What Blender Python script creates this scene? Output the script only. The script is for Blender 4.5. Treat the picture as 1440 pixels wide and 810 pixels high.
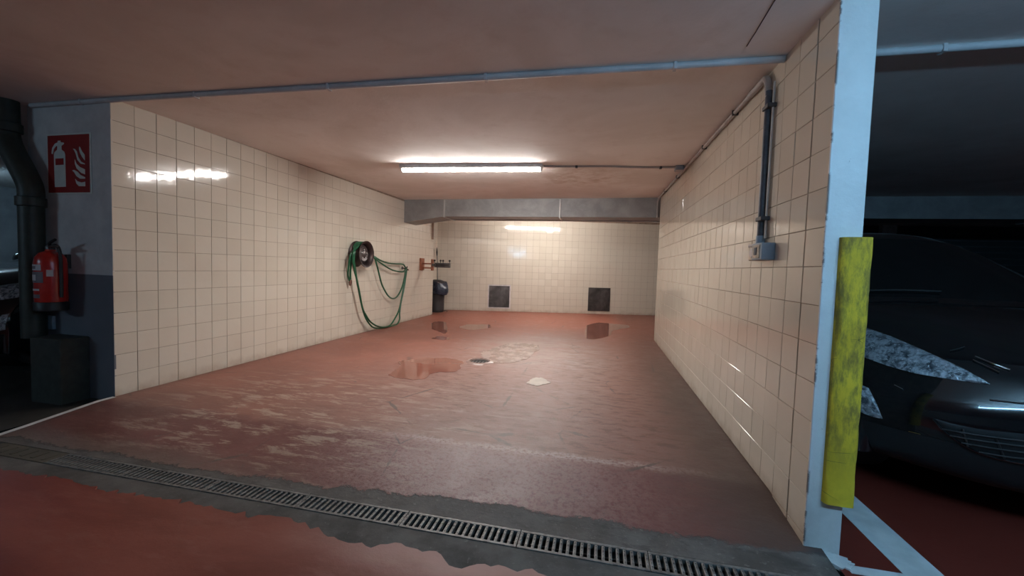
import bpy, bmesh, math, random
import numpy as np
from mathutils import Vector, Matrix
from mathutils.bvhtree import BVHTree

# ------------------------------------------------------------------ scene, camera, world, exposure
for o in list(bpy.data.objects): bpy.data.objects.remove(o, do_unlink=True)
S = bpy.context.scene
COL = S.collection
random.seed(7)
FPX, YAW, PIT, ROL, H = 574.07, .2121, .0493, .0317, 1.01     # solved from the 15 cm tile grids of the three walls

def cam2world(x, d, z):
    c, s = math.cos(PIT), math.sin(PIT)
    y, Z = c*d + s*z, -s*d + c*z
    c, s = math.cos(YAW), math.sin(YAW)
    return Vector((c*x - s*y, s*x + c*y, Z))
def ray(px, py):
    a, b = (px-720)/FPX, (py-405)/FPX
    c, s = math.cos(ROL), math.sin(ROL)
    return cam2world(c*a + s*b, 1.0, -(-s*a + c*b))
EYE = Vector((0, 0, H))
def atX(px, py, X): r = ray(px, py); return EYE + r*(X/r.x)
def atY(px, py, Y): r = ray(px, py); return EYE + r*(Y/r.y)
def atZ(px, py, Z): r = ray(px, py); return EYE + r*((Z-H)/r.z)

cam_d = bpy.data.cameras.new('camera'); cam = bpy.data.objects.new('camera', cam_d); COL.objects.link(cam)
cam_d.sensor_width = 36; cam_d.sensor_fit = 'HORIZONTAL'; cam_d.lens = FPX/1440*36; cam_d.clip_start = .02
c_, s_ = math.cos(ROL), math.sin(ROL)
r_, u_, f_ = cam2world(c_, 0, s_), cam2world(-s_, 0, c_), cam2world(0, 1, 0)
cam.matrix_world = Matrix(((r_.x, u_.x, -f_.x, 0), (r_.y, u_.y, -f_.y, 0), (r_.z, u_.z, -f_.z, H), (0, 0, 0, 1)))
S.camera = cam

world = bpy.data.worlds.new('world'); S.world = world; world.use_nodes = True
world.node_tree.nodes['Background'].inputs[0].default_value = (.5, .6, .7, 1)
world.node_tree.nodes['Background'].inputs[1].default_value = .004
S.view_settings.view_transform = 'Standard'; S.view_settings.look = 'None'
S.view_settings.gamma = 1; S.view_settings.exposure = 0.12; S.view_settings.use_curve_mapping = False

BAY_LIGHT = ((1.0, .965, .93), 142.0)      # tube in the wash bay
REAR_LIGHT = ((1.0, .965, .93), 145.0)     # second tube of the wash bay, hidden behind the duct
AISLE_LIGHT = ((.30, .645, 1.0), 104.0)      # cool tube over the aisle, right of the camera
AISLE_FAR = ((.45, .74, 1.0), 110.0)        # cool tube over the aisle, far left

# ------------------------------------------------------------------ helpers
class G:
    """tiny node-graph helper"""
    def __init__(s, name):
        s.m = bpy.data.materials.new(name); s.m.use_nodes = True
        s.t = s.m.node_tree; s.t.nodes.clear()
        s.out = s.t.nodes.new('ShaderNodeOutputMaterial')
        s.b = s.t.nodes.new('ShaderNodeBsdfPrincipled'); s.t.links.new(s.b.outputs[0], s.out.inputs[0])
        s._p = None
    def put(s, sock, v):
        if v is None: return
        if isinstance(v, bpy.types.NodeSocket): s.t.links.new(v, sock)
        elif isinstance(v, (tuple, list)):
            if sock.type == 'RGBA' and len(v) == 3: v = (*v, 1)
            sock.default_value = v
        else: sock.default_value = v
    @property
    def pos(s):
        if s._p is None: s._p = s.t.nodes.new('ShaderNodeNewGeometry').outputs['Position']
        return s._p
    def obj(s): return s.t.nodes.new('ShaderNodeTexCoord').outputs['Object']
    def rnd(s): return s.t.nodes.new('ShaderNodeObjectInfo').outputs['Random']
    def xyz(s, v=None):
        n = s.t.nodes.new('ShaderNodeSeparateXYZ'); s.put(n.inputs[0], v if v is not None else s.pos); return n.outputs
    def ma(s, op, a, b=None, c=None, clamp=False):
        n = s.t.nodes.new('ShaderNodeMath'); n.operation = op; n.use_clamp = clamp
        s.put(n.inputs[0], a); s.put(n.inputs[1], b); s.put(n.inputs[2], c); return n.outputs[0]
    def vscale(s, sc, v=None, off=(0, 0, 0), rot=0.0):
        n = s.t.nodes.new('ShaderNodeMapping'); s.put(n.inputs['Vector'], v if v is not None else s.pos)
        n.inputs['Scale'].default_value = sc; n.inputs['Location'].default_value = off; n.inputs['Rotation'].default_value = (0, 0, rot); return n.outputs[0]
    def noise(s, scale, detail=4, rough=.55, v=None, dist=0.0):
        n = s.t.nodes.new('ShaderNodeTexNoise'); s.put(n.inputs['Vector'], v if v is not None else s.pos)
        n.inputs['Scale'].default_value = scale; n.inputs['Detail'].default_value = detail
        n.inputs['Roughness'].default_value = rough; n.inputs['Distortion'].default_value = dist
        return n.outputs[0]
    def voro(s, scale, v=None, feat='F1'):
        n = s.t.nodes.new('ShaderNodeTexVoronoi'); n.feature = feat; s.put(n.inputs['Vector'], v if v is not None else s.pos)
        n.inputs['Scale'].default_value = scale; return n.outputs
    def step(s, v, a, b):            # smooth ramp 0..1 between a and b
        n = s.t.nodes.new('ShaderNodeMapRange'); n.interpolation_type = 'SMOOTHSTEP'; s.put(n.inputs[0], v)
        s.put(n.inputs[1], a); s.put(n.inputs[2], b); return n.outputs[0]
    def mix(s, f, a, b, mode='MIX'):
        n = s.t.nodes.new('ShaderNodeMix'); n.data_type = 'RGBA'; n.blend_type = mode
        s.put(n.inputs[0], f); s.put(n.inputs[6], a); s.put(n.inputs[7], b); return n.outputs[2]
    def blob(s, x, y, rx, ry, soft=.5, wob=.0, nz=None):   # soft ellipse on the floor plan
        X, Y, _ = s.xyz()
        a = s.ma('DIVIDE', s.ma('SUBTRACT', X, x), rx); b = s.ma('DIVIDE', s.ma('SUBTRACT', Y, y), ry)
        d = s.ma('SQRT', s.ma('ADD', s.ma('MULTIPLY', a, a), s.ma('MULTIPLY', b, b)))
        if nz is not None: d = s.ma('ADD', d, s.ma('MULTIPLY', s.ma('SUBTRACT', nz, .5), wob))
        return s.step(d, 1+soft, 1-soft)
    def bump(s, h, strength, dist=.01):
        n = s.t.nodes.new('ShaderNodeBump'); n.inputs['Strength'].default_value = strength
        n.inputs['Distance'].default_value = dist; s.put(n.inputs['Height'], h); s.put(s.b.inputs['Normal'], n.outputs[0])
    def set(s, **k):
        for a, v in k.items(): s.put(s.b.inputs[{'color': 'Base Color', 'rough': 'Roughness', 'metal': 'Metallic', 'spec': 'Specular IOR Level', 'coat': 'Coat Weight', 'coatr': 'Coat Roughness', 'ecol': 'Emission Color', 'estr': 'Emission Strength', 'trans': 'Transmission Weight', 'ior': 'IOR', 'alpha': 'Alpha'}[a]], v)
        return s.m

def plain(name, col, rough=.5, metal=0.0, var=.12, scale=14, bump=0.0, spec=.5, coat=0.0):
    g = G(name); n = g.noise(scale, 5, .6, g.obj())
    c = g.mix(g.step(n, .3, .7), tuple(x*(1-var) for x in col), tuple(min(1, x*(1+var)) for x in col))
    g.set(color=c, rough=g.ma('ADD', rough-.05, g.ma('MULTIPLY', n, .1)), metal=metal, spec=spec, coat=coat)
    if bump: g.bump(g.noise(scale*5, 3, .6, g.obj()), bump)
    return g.m

class MB:
    """mesh builder: world-space shapes collected into one mesh"""
    def __init__(s): s.v = []; s.f = []; s.mi = []; s.sm = []
    def add(s, v, f, mi=0, smooth=False):
        o = len(s.v); s.v += [tuple(p) for p in v]
        for q in f: s.f.append([i+o for i in q]); s.mi.append(mi); s.sm.append(smooth)
        return s
    def box(s, a, b, bev=0.0, mi=0, M=None):
        bm = bmesh.new(); bmesh.ops.create_cube(bm, size=1)
        for v in bm.verts: v.co = Vector([(a[i]+b[i])/2 + v.co[i]*(b[i]-a[i]) for i in range(3)])
        if bev: bmesh.ops.bevel(bm, geom=list(bm.edges), offset=bev, segments=2, affect='EDGES', profile=.5)
        if M is not None: bm.transform(M)
        bm.verts.index_update(); s.add([v.co.copy() for v in bm.verts], [[v.index for v in f.verts] for f in bm.faces], mi, False); bm.free(); return s
    def tube(s, pts, r, n=10, cap=True, mi=0, closed=False):
        pts = [Vector(p) for p in pts]; N = len(pts); rr = r if isinstance(r, (list, tuple)) else [r]*N
        V = []; F = []; up = None
        for i, p in enumerate(pts):
            if closed: d = pts[(i+1) % N] - pts[i-1]
            else: d = pts[min(i+1, N-1)] - pts[max(i-1, 0)]
            d.normalize()
            if up is None: up = Vector((0, 0, 1)) if abs(d.z) < .9 else Vector((1, 0, 0))
            up = (up - d*up.dot(d)); up.normalize(); sd = d.cross(up)
            V += [p + (up*math.cos(2*math.pi*k/n) + sd*math.sin(2*math.pi*k/n))*rr[i] for k in range(n)]
        for i in range(N if closed else N-1):
            a, b = i*n, ((i+1) % N)*n
            F += [[a+k, a+(k+1) % n, b+(k+1) % n, b+k] for k in range(n)]
        s.add(V, F, mi, True)
        if cap and not closed:
            o = len(s.v)-len(V)
            s.f.append([o+k for k in range(n)][::-1]); s.mi.append(mi); s.sm.append(False)
            s.f.append([o+(N-1)*n+k for k in range(n)]); s.mi.append(mi); s.sm.append(False)
        return s
    def lathe(s, prof, c, axis='Z', n=24, mi=0, smooth=True):      # prof: (radius, height)
        V = []; F = []; c = Vector(c)
        for r, h in prof:
            for k in range(n):
                a = 2*math.pi*k/n; p = (r*math.cos(a), r*math.sin(a), h)
                V.append(c + Vector({'Z': p, 'X': (p[2], p[0], p[1]), 'Y': (p[1], p[2], p[0])}[axis]))
        for i in range(len(prof)-1):
            F += [[i*n+k, i*n+(k+1) % n, (i+1)*n+(k+1) % n, (i+1)*n+k] for k in range(n)]
        s.add(V, F, mi, smooth)
        o = len(s.v)-len(V)
        if prof[0][0] > 1e-6: s.f.append([o+k for k in range(n)][::-1]); s.mi.append(mi); s.sm.append(False)
        if prof[-1][0] > 1e-6: s.f.append([o+(len(prof)-1)*n+k for k in range(n)]); s.mi.append(mi); s.sm.append(False)
        return s
    def prism(s, poly, fn, t0, t1, mi=0):        # poly 2-D points, fn(u,v,t) -> 3-D
        n = len(poly); V = [fn(u, v, t0) for u, v in poly] + [fn(u, v, t1) for u, v in poly]
        F = [list(range(n))[::-1], [n+i for i in range(n)]] + [[i, (i+1) % n, n+(i+1) % n, n+i] for i in range(n)]
        return s.add(V, F, mi)
    def grid(s, P, mi=0, smooth=True, flip=False):  # P[i][j] points
        a, b = len(P), len(P[0]); V = [p for row in P for p in row]
        F = [[i*b+j, i*b+j+1, (i+1)*b+j+1, (i+1)*b+j] for i in range(a-1) for j in range(b-1)]
        if flip: F = [q[::-1] for q in F]
        return s.add(V, F, mi, smooth)
    def mesh(s, name, mats, base=(0, 0, 0)):
        me = bpy.data.meshes.new(name)
        me.from_pydata([(p[0]-base[0], p[1]-base[1], p[2]-base[2]) for p in s.v], [], s.f)
        for m in (mats if isinstance(mats, (list, tuple)) else [mats]): me.materials.append(m)
        for p, mi, sm in zip(me.polygons, s.mi, s.sm): p.material_index = mi; p.use_smooth = sm
        bm = bmesh.new(); bm.from_mesh(me); bmesh.ops.recalc_face_normals(bm, faces=bm.faces); bm.to_mesh(me); bm.free()
        me.update()
        if any(s.sm): me.set_sharp_from_angle(angle=math.radians(40))
        return me
    def build(s, name, mats, parent=None, base=None, origin=None):
        """base: world point of the parent (parts are stored relative to it); origin: own origin for a single-mesh thing"""
        b = base if base is not None else (tuple(parent.location) if parent else (origin or (0, 0, 0)))
        o = bpy.data.objects.new(name, s.mesh(name, mats, b)); COL.objects.link(o)
        if parent: o.parent = parent
        elif origin: o.location = origin
        return o
def tag(o, label, cat, group=None):
    o['label'] = label; o['category'] = cat
    if group: o['group'] = group
    return o
def thing(name, label, cat, loc, group=None):
    o = bpy.data.objects.new(name, None); COL.objects.link(o); o.location = loc; o.empty_display_size = .1
    return tag(o, label, cat, group)
def struct(o, label, cat):
    o['kind'] = 'structure'; return tag(o, label, cat)
def copy_tree(o, parent=None):
    c = o.copy(); COL.objects.link(c); c.parent = parent
    for ch in [x for x in bpy.data.objects if x.parent == o]: copy_tree(ch, c)
    return c
def smooth_path(pts, k=6):                       # Catmull-Rom
    P = [Vector(p) for p in pts]; P = [P[0]*2-P[1]] + P + [P[-1]*2-P[-2]]; out = []
    for i in range(1, len(P)-2):
        for j in range(k):
            t = j/k; a, b, c, d = P[i-1:i+3]
            out.append(.5*((2*b) + (c-a)*t + (2*a-5*b+4*c-d)*t*t + (3*b-a-3*c+d)*t**3))
    return out + [P[-2]]

XL, XR, T = -3.358, .818, .15        # inner faces of the side walls, tile module
YL0, YL1 = 2.218, 7.85               # left wall
YR0, YR1 = 1.755, 6.35               # right wall
PHI = .2533                          # the back wall stands askew
BP = Vector((-2.989, 8.925, 0)); BU = Vector((math.cos(PHI), math.sin(PHI), 0)); BN = Vector((math.sin(PHI), -math.cos(PHI), 0))
def ceil(x, y):
    u = min(1, max(0, (x+3.36)/4.18)); v = min(1.25, max(-.3, (y-2.2)/4.4))
    return 2.092 - .036*u + .033*v + .051*u*v
ZD = -.05                            # level at the trench drain and in the aisle
def floor_z(y): return ZD*min(1, max(0, (2.12-y)/.5))

# ------------------------------------------------------------------ materials
def m_tile():
    g = G('cream_glazed_tile'); r = g.rnd(); X, Y, Z = g.xyz()
    c = g.mix(r, (.635, .575, .475), (.68, .62, .52))
    c = g.mix(g.ma('MULTIPLY', g.step(g.noise(3.0, 4), .45, .75), .22), c, (.60, .51, .41))
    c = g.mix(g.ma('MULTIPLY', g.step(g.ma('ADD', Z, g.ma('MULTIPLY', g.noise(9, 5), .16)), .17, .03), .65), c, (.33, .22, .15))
    g.set(color=c, rough=g.ma('ADD', .045, g.ma('MULTIPLY', g.noise(6, 3), .09)), spec=.55)
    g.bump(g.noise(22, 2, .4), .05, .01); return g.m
def m_ceiling():
    g = G('stained_ceiling_plaster'); X, Y, Z = g.xyz()
    n = g.noise(1.1, 6, .6, dist=.6); n2 = g.noise(5, 6, .65)
    c = g.mix(g.step(n, .35, .68), (.75, .69, .64), (.85, .80, .76))
    c = g.mix(g.ma('MULTIPLY', g.step(n2, .5, .75), .25), c, (.60, .50, .43))
    st = g.ma('MULTIPLY', g.blob(-.3, 5.0, .55, .6, .6, .9, n2), g.step(n2, .4, .62))
    c = g.mix(g.ma('MULTIPLY', st, .4), c, (.42, .25, .13))
    g.set(color=c, rough=.75, spec=.25); g.bump(g.ma('ADD', n2, g.ma('MULTIPLY', g.noise(60, 3), .25)), .22, .012); return g.m
def m_floor():
    g = G('worn_red_floor_paint'); X, Y, Z = g.xyz()
    n1 = g.noise(1.3, 7, .62, dist=.4); n2 = g.noise(7, 8, .68); n3 = g.noise(45, 5, .7); n4 = g.noise(130, 3, .7)
    streak = g.noise(4.5, 10, .72, g.vscale((.42, 1.5, 1), rot=.22), .6); fine = g.noise(14, 8, .72, g.vscale((.5, 1.4, 1), rot=.3), .4)
    c = g.mix(g.step(n1, .35, .68), (.195, .060, .041), (.285, .103, .071))
    c = g.mix(g.ma('MULTIPLY', g.step(n2, .42, .66), .5), c, (.30, .145, .108))
    worn = g.ma('MULTIPLY', g.blob(-.55, 3.7, 1.35, 2.2, .75, 1.0, n1), g.step(fine, .28, .58))
    c = g.mix(g.ma('MULTIPLY', worn, .85), c, (.275, .17, .142))
    grey = g.ma('MULTIPLY', g.blob(-.75, 5.0, .85, .9, .6, .9, n2), g.step(streak, .38, .6))
    c = g.mix(g.ma('MULTIPLY', grey, .6), c, (.37, .29, .255))
    c = g.mix(g.ma('MULTIPLY', g.step(Y, 6.0, 7.6), .6), c, (.35, .115, .075))
    # tyre-rubbed dark streaks
    c = g.mix(g.ma('MULTIPLY', g.ma('MULTIPLY', g.step(fine, .49, .40), g.blob(-.2, 3.3, 1.5, 1.7, .6, .8, n1)), .65), c, (.12, .068, .056))
    # the ramp down to the drain keeps a darker, thicker coat
    edge = g.ma('ADD', g.ma('ADD', Y, g.ma('MULTIPLY', g.ma('SUBTRACT', n2, .5), .22)), g.ma('MULTIPLY', g.ma('SUBTRACT', fine, .5), .15))
    ramp = g.step(edge, 2.22, 2.13)
    rc = g.mix(g.step(n1, .35, .7), (.145, .040, .034), (.195, .063, .056))
    rc = g.mix(g.ma('MULTIPLY', g.step(n2, .5, .68), .4), rc, (.23, .105, .092))
    mid = g.ma('MULTIPLY', g.blob(-.6, 1.98, .7, .42, .8, .9, n2), g.step(n3, .34, .56))
    rc = g.mix(g.ma('MULTIPLY', mid, .85), rc, (.31, .18, .163))
    c = g.mix(ramp, c, rc)
    # pale scuffs on the crest of the ramp
    brush = g.noise(9, 10, .74, g.vscale((.40, 1.7, 1), rot=.42), .3)
    sc = g.ma('MULTIPLY', g.ma('MULTIPLY', g.step(brush, .50, .575), g.step(streak, .40, .54)), g.blob(-1.75, 2.5, 1.3, .7, .6, .9, n1))
    c = g.mix(g.ma('MULTIPLY', sc, .7), c, (.46, .34, .26))
    sc = g.ma('MULTIPLY', g.ma('MULTIPLY', g.step(brush, .50, .58), g.step(streak, .43, .54)), g.blob(-2.1, 1.98, 1.0, .30, .6, .6, n1))
    c = g.mix(g.ma('MULTIPLY', sc, .6), c, (.38, .29, .22))
    sc = g.ma('MULTIPLY', g.step(fine, .60, .66), g.blob(-1.2, 3.6, 1.9, 1.6, .7, .9, n1))
    c = g.mix(g.ma('MULTIPLY', sc, .55), c, (.45, .32, .26))
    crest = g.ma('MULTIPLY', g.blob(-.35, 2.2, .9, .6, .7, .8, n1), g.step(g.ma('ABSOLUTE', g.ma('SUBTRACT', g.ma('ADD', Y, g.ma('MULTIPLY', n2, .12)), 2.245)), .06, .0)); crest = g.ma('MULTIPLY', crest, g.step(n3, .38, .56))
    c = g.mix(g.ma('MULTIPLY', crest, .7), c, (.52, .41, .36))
    # pits, chips and rubber specks
    c = g.mix(g.ma('MULTIPLY', g.ma('MULTIPLY', g.step(n4, .56, .66), g.blob(-.5, 2.2, 1.1, .75, .7, .8, n2)), .7), c, (.075, .05, .045))
    c = g.mix(g.ma('MULTIPLY', g.step(n3, .645, .70), .7), c, (.08, .055, .05))
    crk = g.voro(1.6, g.vscale((1, 1, 1), v=None), 'DISTANCE_TO_EDGE')[0]
    crk = g.ma('MULTIPLY', g.step(g.ma('ADD', crk, g.ma('MULTIPLY', g.ma('SUBTRACT', n2, .5), .10)), .012, .002), g.step(n1, .5, .58))
    c = g.mix(g.ma('MULTIPLY', crk, .75), c, (.07, .05, .045))
    # grime washed against the right wall and the left skirting
    gr = g.step(g.ma('ADD', g.ma('ADD', X, g.ma('MULTIPLY', g.ma('SUBTRACT', n1, .5), .5)), g.ma('MULTIPLY', g.ma('SUBTRACT', fine, .5), .25)), .18, .72)
    c = g.mix(g.ma('MULTIPLY', gr, g.ma('SUBTRACT', .9, g.ma('MULTIPLY', g.step(Y, 3.2, 7), .55))), c, (.070, .046, .038))
    gl = g.step(g.ma('ADD', X, g.ma('MULTIPLY', n2, .12)), XL+.16, XL+.04)
    c = g.mix(g.ma('MULTIPLY', gl, .6), c, (.14, .07, .05))
    dk = g.ma('MULTIPLY', g.step(X, -2.3, -3.2), g.step(Y, 2.8, 2.0))
    c = g.mix(g.ma('MULTIPLY', dk, .45), c, (.13, .08, .065))
    # bare concrete along the drain, ragged
    rag = g.ma('ADD', g.ma('MULTIPLY', g.ma('SUBTRACT', g.noise(4.5, 9, .72), .5), .17), g.ma('MULTIPLY', g.ma('SUBTRACT', n3, .5), .055))
    bnd = g.ma('ADD', g.ma('ADD', 1.635, g.ma('MULTIPLY', g.step(X, -1.7, -.6), .075)), rag)
    con = g.step(g.ma('SUBTRACT', Y, bnd), .006, -.006)
    cc = g.mix(g.step(n2, .3, .7), (.055, .050, .045), (.125, .115, .105))
    cc = g.mix(g.ma('MULTIPLY', g.step(n3, .58, .68), .5), cc, (.22, .205, .19))
    cc = g.mix(g.ma('MULTIPLY', g.step(fine, .48, .36), .55), cc, (.030, .028, .026))
    dust = g.ma('MULTIPLY', g.step(g.ma('SUBTRACT', Y, bnd), .2, .0), g.step(X, -1.0, -2.4))
    c = g.mix(g.ma('MULTIPLY', dust, .6), c, (.15, .125, .10))
    lip = g.ma('MULTIPLY', g.step(g.ma('ABSOLUTE', g.ma('SUBTRACT', Y, bnd)), .012, .003), g.step(n2, .45, .55))
    c = g.mix(con, c, cc); c = g.mix(g.ma('MULTIPLY', lip, .6), c, (.05, .04, .036))
    rgh = g.ma('ADD', .28, g.ma('MULTIPLY', n2, .40)); rgh = g.ma('ADD', rgh, g.ma('MULTIPLY', con, .25))
    g.set(color=c, rough=rgh, spec=.5)
    g.bump(g.ma('ADD', g.ma('MULTIPLY', n3, .6), g.ma('ADD', g.ma('ADD', n2, g.ma('MULTIPLY', fine, .6)), g.ma('MULTIPLY', con, -.8))), .40, .007); return g.m
def m_puddle():
    g = G('wet_red_floor'); n = g.noise(2.2, 5)
    g.set(color=g.mix(n, (.23, .085, .06), (.28, .12, .09)), rough=.05, spec=.6); g.bump(g.noise(5, 2), .02, .01); return g.m
def m_film():
    g = G('damp_floor_pale_reflection'); n = g.noise(6, 7, .7)  # pale base colour stands in for the back wall reflected in the film
    g.set(color=g.mix(g.step(n, .35, .65), (.27, .18, .15), (.33, .24, .21)), rough=g.ma('ADD', .12, g.ma('MULTIPLY', n, .3)), spec=.55); return g.m
def m_concrete():
    g = G('bare_concrete'); n = g.noise(6, 8, .68); n3 = g.noise(50, 5, .7)
    c = g.mix(g.step(n, .3, .7), (.058, .053, .048), (.125, .117, .107))
    c = g.mix(g.ma('MULTIPLY', g.step(n3, .60, .70), .5), c, (.20, .19, .175))
    g.set(color=c, rough=.8, spec=.3); g.bump(g.ma('ADD', n, g.ma('MULTIPLY', n3, .4)), .35, .008); return g.m
def m_aisle():
    g = G('red_aisle_paint'); X, Y, Z = g.xyz(); n = g.noise(1.6, 7, .6, g.vscale((.5, 1.6, 1), rot=.5), .5); n3 = g.noise(50, 5, .7)
    c = g.mix(g.step(n, .36, .64), (.165, .028, .016), (.255, .064, .042))
    c = g.mix(g.ma('MULTIPLY', g.step(g.noise(7, 8, .72, g.vscale((.6, 1.8, 1), rot=.6)), .52, .66), .35), c, (.28, .10, .075))
    pale = g.ma('MULTIPLY', g.step(g.ma('ADD', Y, g.ma('MULTIPLY', g.noise(5, 5), .2)), 1.28, 1.46), g.step(X, -1.3, -.6))
    c = g.mix(g.ma('MULTIPLY', pale, .7), c, (.42, .22, .18))
    g.set(color=c, rough=g.ma('ADD', .38, g.ma('MULTIPLY', n, .25)), spec=.4); g.bump(n3, .2, .005); return g.m
def m_bay():
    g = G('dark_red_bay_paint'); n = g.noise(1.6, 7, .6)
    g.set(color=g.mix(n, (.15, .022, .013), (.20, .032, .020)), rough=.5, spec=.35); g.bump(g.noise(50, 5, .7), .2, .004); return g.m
def m_twotone():
    g = G('two_tone_pillar_paint'); X, Y, Z = g.xyz(); n = g.noise(6, 6, .65)
    hi = g.mix(g.step(n, .3, .7), (.50, .50, .49), (.62, .62, .60)); lo = g.mix(n, (.11, .125, .145), (.15, .165, .19))
    g.set(color=g.mix(g.step(g.ma('ADD', Z, g.ma('MULTIPLY', n, .006)), .868, .872), lo, hi), rough=.6, spec=.3); g.bump(g.noise(40, 5), .15, .006); return g.m
def m_post():
    g = G('white_post_paint'); X, Y, Z = g.xyz(); n = g.noise(7, 7, .65); v = g.noise(18, 6, .7)
    c = g.mix(g.step(n, .3, .75), (.70, .70, .68), (.78, .78, .76))
    chip = g.ma('MULTIPLY', g.step(v, .68, .71), .8); c = g.mix(chip, c, (.30, .25, .22))
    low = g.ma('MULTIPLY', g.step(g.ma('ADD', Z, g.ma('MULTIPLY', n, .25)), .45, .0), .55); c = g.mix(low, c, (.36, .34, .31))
    ed = g.ma('MULTIPLY', g.step(X, XR+.008, XR+.001), g.step(g.noise(9, 6, .7), .48, .55)); c = g.mix(g.ma('MULTIPLY', ed, .8), c, (.12, .09, .08))
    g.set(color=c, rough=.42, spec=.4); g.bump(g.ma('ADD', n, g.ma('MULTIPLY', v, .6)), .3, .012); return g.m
def m_guard():
    g = G('yellow_foam'); X, Y, Z = g.xyz(); n = g.noise(9, 7, .7)
    c = g.mix(g.step(n, .35, .7), (.66, .45, .035), (.80, .56, .045))
    sm = g.ma('MULTIPLY', g.step(g.noise(6, 8, .75, g.vscale((3, 3, .9))), .40, .62), g.step(Z, .22, .5)); c = g.mix(g.ma('MULTIPLY', sm, .85), c, (.17, .13, .04))
    ck = g.voro(13, g.vscale((.5, .5, 1.2)), 'DISTANCE_TO_EDGE')[0]; cr = g.ma('MULTIPLY', g.step(ck, .014, .004), g.step(g.noise(5, 3), .56, .62))
    c = g.mix(cr, c, (.07, .08, .02))
    g.set(color=c, rough=.7, spec=.2); g.bump(g.ma('SUBTRACT', n, g.ma('MULTIPLY', cr, .8)), .3, .01); return g.m
def m_metal(name, a, b, rough, metal=.8, sc=6):
    g = G(name); n = g.noise(sc, 6, .65, g.obj(), .4)
    g.set(color=g.mix(g.step(n, .3, .72), a, b), rough=g.ma('ADD', rough-.08, g.ma('MULTIPLY', n, .2)), metal=metal); g.bump(n, .08, .01); return g.m
def m_lens():
    g = G('headlight_reflector'); o = g.obj(); v = g.voro(70, o); n = g.noise(28, 6, .7, o, .8); n2 = g.noise(90, 3, .6, o)
    c = g.mix(g.step(n, .36, .62), (.08, .10, .12), (.60, .65, .70))
    c = g.mix(g.step(n2, .60, .68), c, (.85, .88, .9))  # dark and bright flecks put the sparkle of the reflector into the colour
    g.set(color=c, rough=.16, metal=.45, coat=1.0, coatr=.02)
    g.bump(g.ma('ADD', g.ma('MULTIPLY', v[0], .5), n), .55, .015); return g.m
def m_emit(name, col, strength):
    g = G(name); g.set(color=(.8, .8, .8), ecol=col, estr=strength, rough=.5); return g.m

TILE = m_tile(); CEIL = m_ceiling(); FLOOR = m_floor(); PUDDLE = m_puddle(); FILM = m_film(); CONC = m_concrete(); AISLE = m_aisle(); BAYP = m_bay()
TWOTONE = m_twotone(); POST = m_post(); FOAM = m_guard(); LENS = m_lens()
GROUT = plain('brown_grout', (.29, .215, .16), .9, var=.25)
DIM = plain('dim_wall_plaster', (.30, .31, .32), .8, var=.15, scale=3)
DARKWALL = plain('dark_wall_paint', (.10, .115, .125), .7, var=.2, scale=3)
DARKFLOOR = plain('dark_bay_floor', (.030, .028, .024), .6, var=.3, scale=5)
GALV = m_metal('dull_galvanised_sheet', (.24, .235, .235), (.36, .355, .35), .5, .35, 3)
FLANGE = m_metal('bright_galvanised_flange', (.42, .41, .40), (.5, .49, .48), .4, .4)
IRON = m_metal('galvanised_grate', (.085, .082, .077), (.225, .218, .205), .5, .4, 30)
RUSTPLATE = m_metal('dirty_cover_plate', (.07, .065, .05), (.12, .10, .075), .7, .3)
BLACKHOLE = plain('recess_shade_black', (.012, .011, .010), .8)  # near-black colour stands in for the shade inside recesses and holes
HATCH = m_metal('stained_steel_plate', (.055, .052, .05), (.17, .162, .158), .38, .6, 3)
CONDUIT = m_metal('painted_conduit', (.34, .31, .30), (.46, .42, .40), .45, .0, 8)
CONDARK = plain('dark_blue_grey_conduit', (.075, .085, .105), .45, var=.35, scale=20)
CONWHITE = plain('pale_cable', (.62, .60, .56), .5)
TRUNK = m_metal('greyed_white_conduit', (.46, .46, .46), (.60, .60, .60), .5, .0, 5)
CLIP = plain('dark_clip', (.05, .05, .055), .5)
WHITE = plain('white_enamel', (.78, .78, .76), .4)
LINEP = plain('white_line_paint', (.68, .68, .66), .55, var=.12, scale=9, bump=.1)
PATCH = plain('pale_filler', (.56, .50, .44), .7, var=.12, scale=12)
GREEN = plain('green_garden_hose', (.012, .10, .045), .35, var=.2)
BRASS = plain('brown_hose_fitting', (.16, .075, .055), .45)
RIM = m_metal('rusty_dark_steel_rim', (.035, .025, .025), (.075, .05, .045), .45, .6, 12)
HUB = m_metal('worn_rim_disc', (.075, .06, .06), (.17, .145, .14), .35, .7, 18)
WOOD = plain('red_brown_wood', (.30, .105, .055), .6, var=.3)
STEEL = m_metal('old_steel', (.08, .08, .08), (.16, .155, .15), .35, .8)
BLACK = plain('black_plastic', (.015, .015, .016), .45)
BINP = plain('dark_grey_bin_plastic', (.040, .038, .040), .5)
BAG = plain('blue_black_bin_bag', (.022, .030, .052), .28, bump=.3, scale=10)
RED = plain('red_extinguisher_enamel', (.50, .022, .014), .25, coat=.6)
SIGNRED = plain('sign_red', (.28, .012, .010), .35, var=.05)
SIGNWHITE = plain('sign_pale_print', (.62, .66, .60), .4, var=.05)
LABEL = plain('pale_label', (.60, .56, .55), .5)
LABELD = plain('label_grey_print', (.16, .13, .14), .5)
SOCKET = plain('beige_socket', (.50, .43, .34), .45, var=.3, scale=40)
BOXBLUE = plain('blue_grey_switch_box', (.30, .36, .42), .45)
COPPER = plain('brown_pipe', (.30, .19, .13), .4)
PALETILE = plain('pale_replacement_tile', (.74, .70, .68), .2)
CARPAINT = plain('black_car_paint', (.0045, .0055, .007), .12, var=.05, coat=1.0)
CARGLASS = plain('dark_windscreen', (.006, .009, .010), .05, var=.05)
CARTRIM = plain('black_car_trim', (.010, .011, .012), .5)
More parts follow.
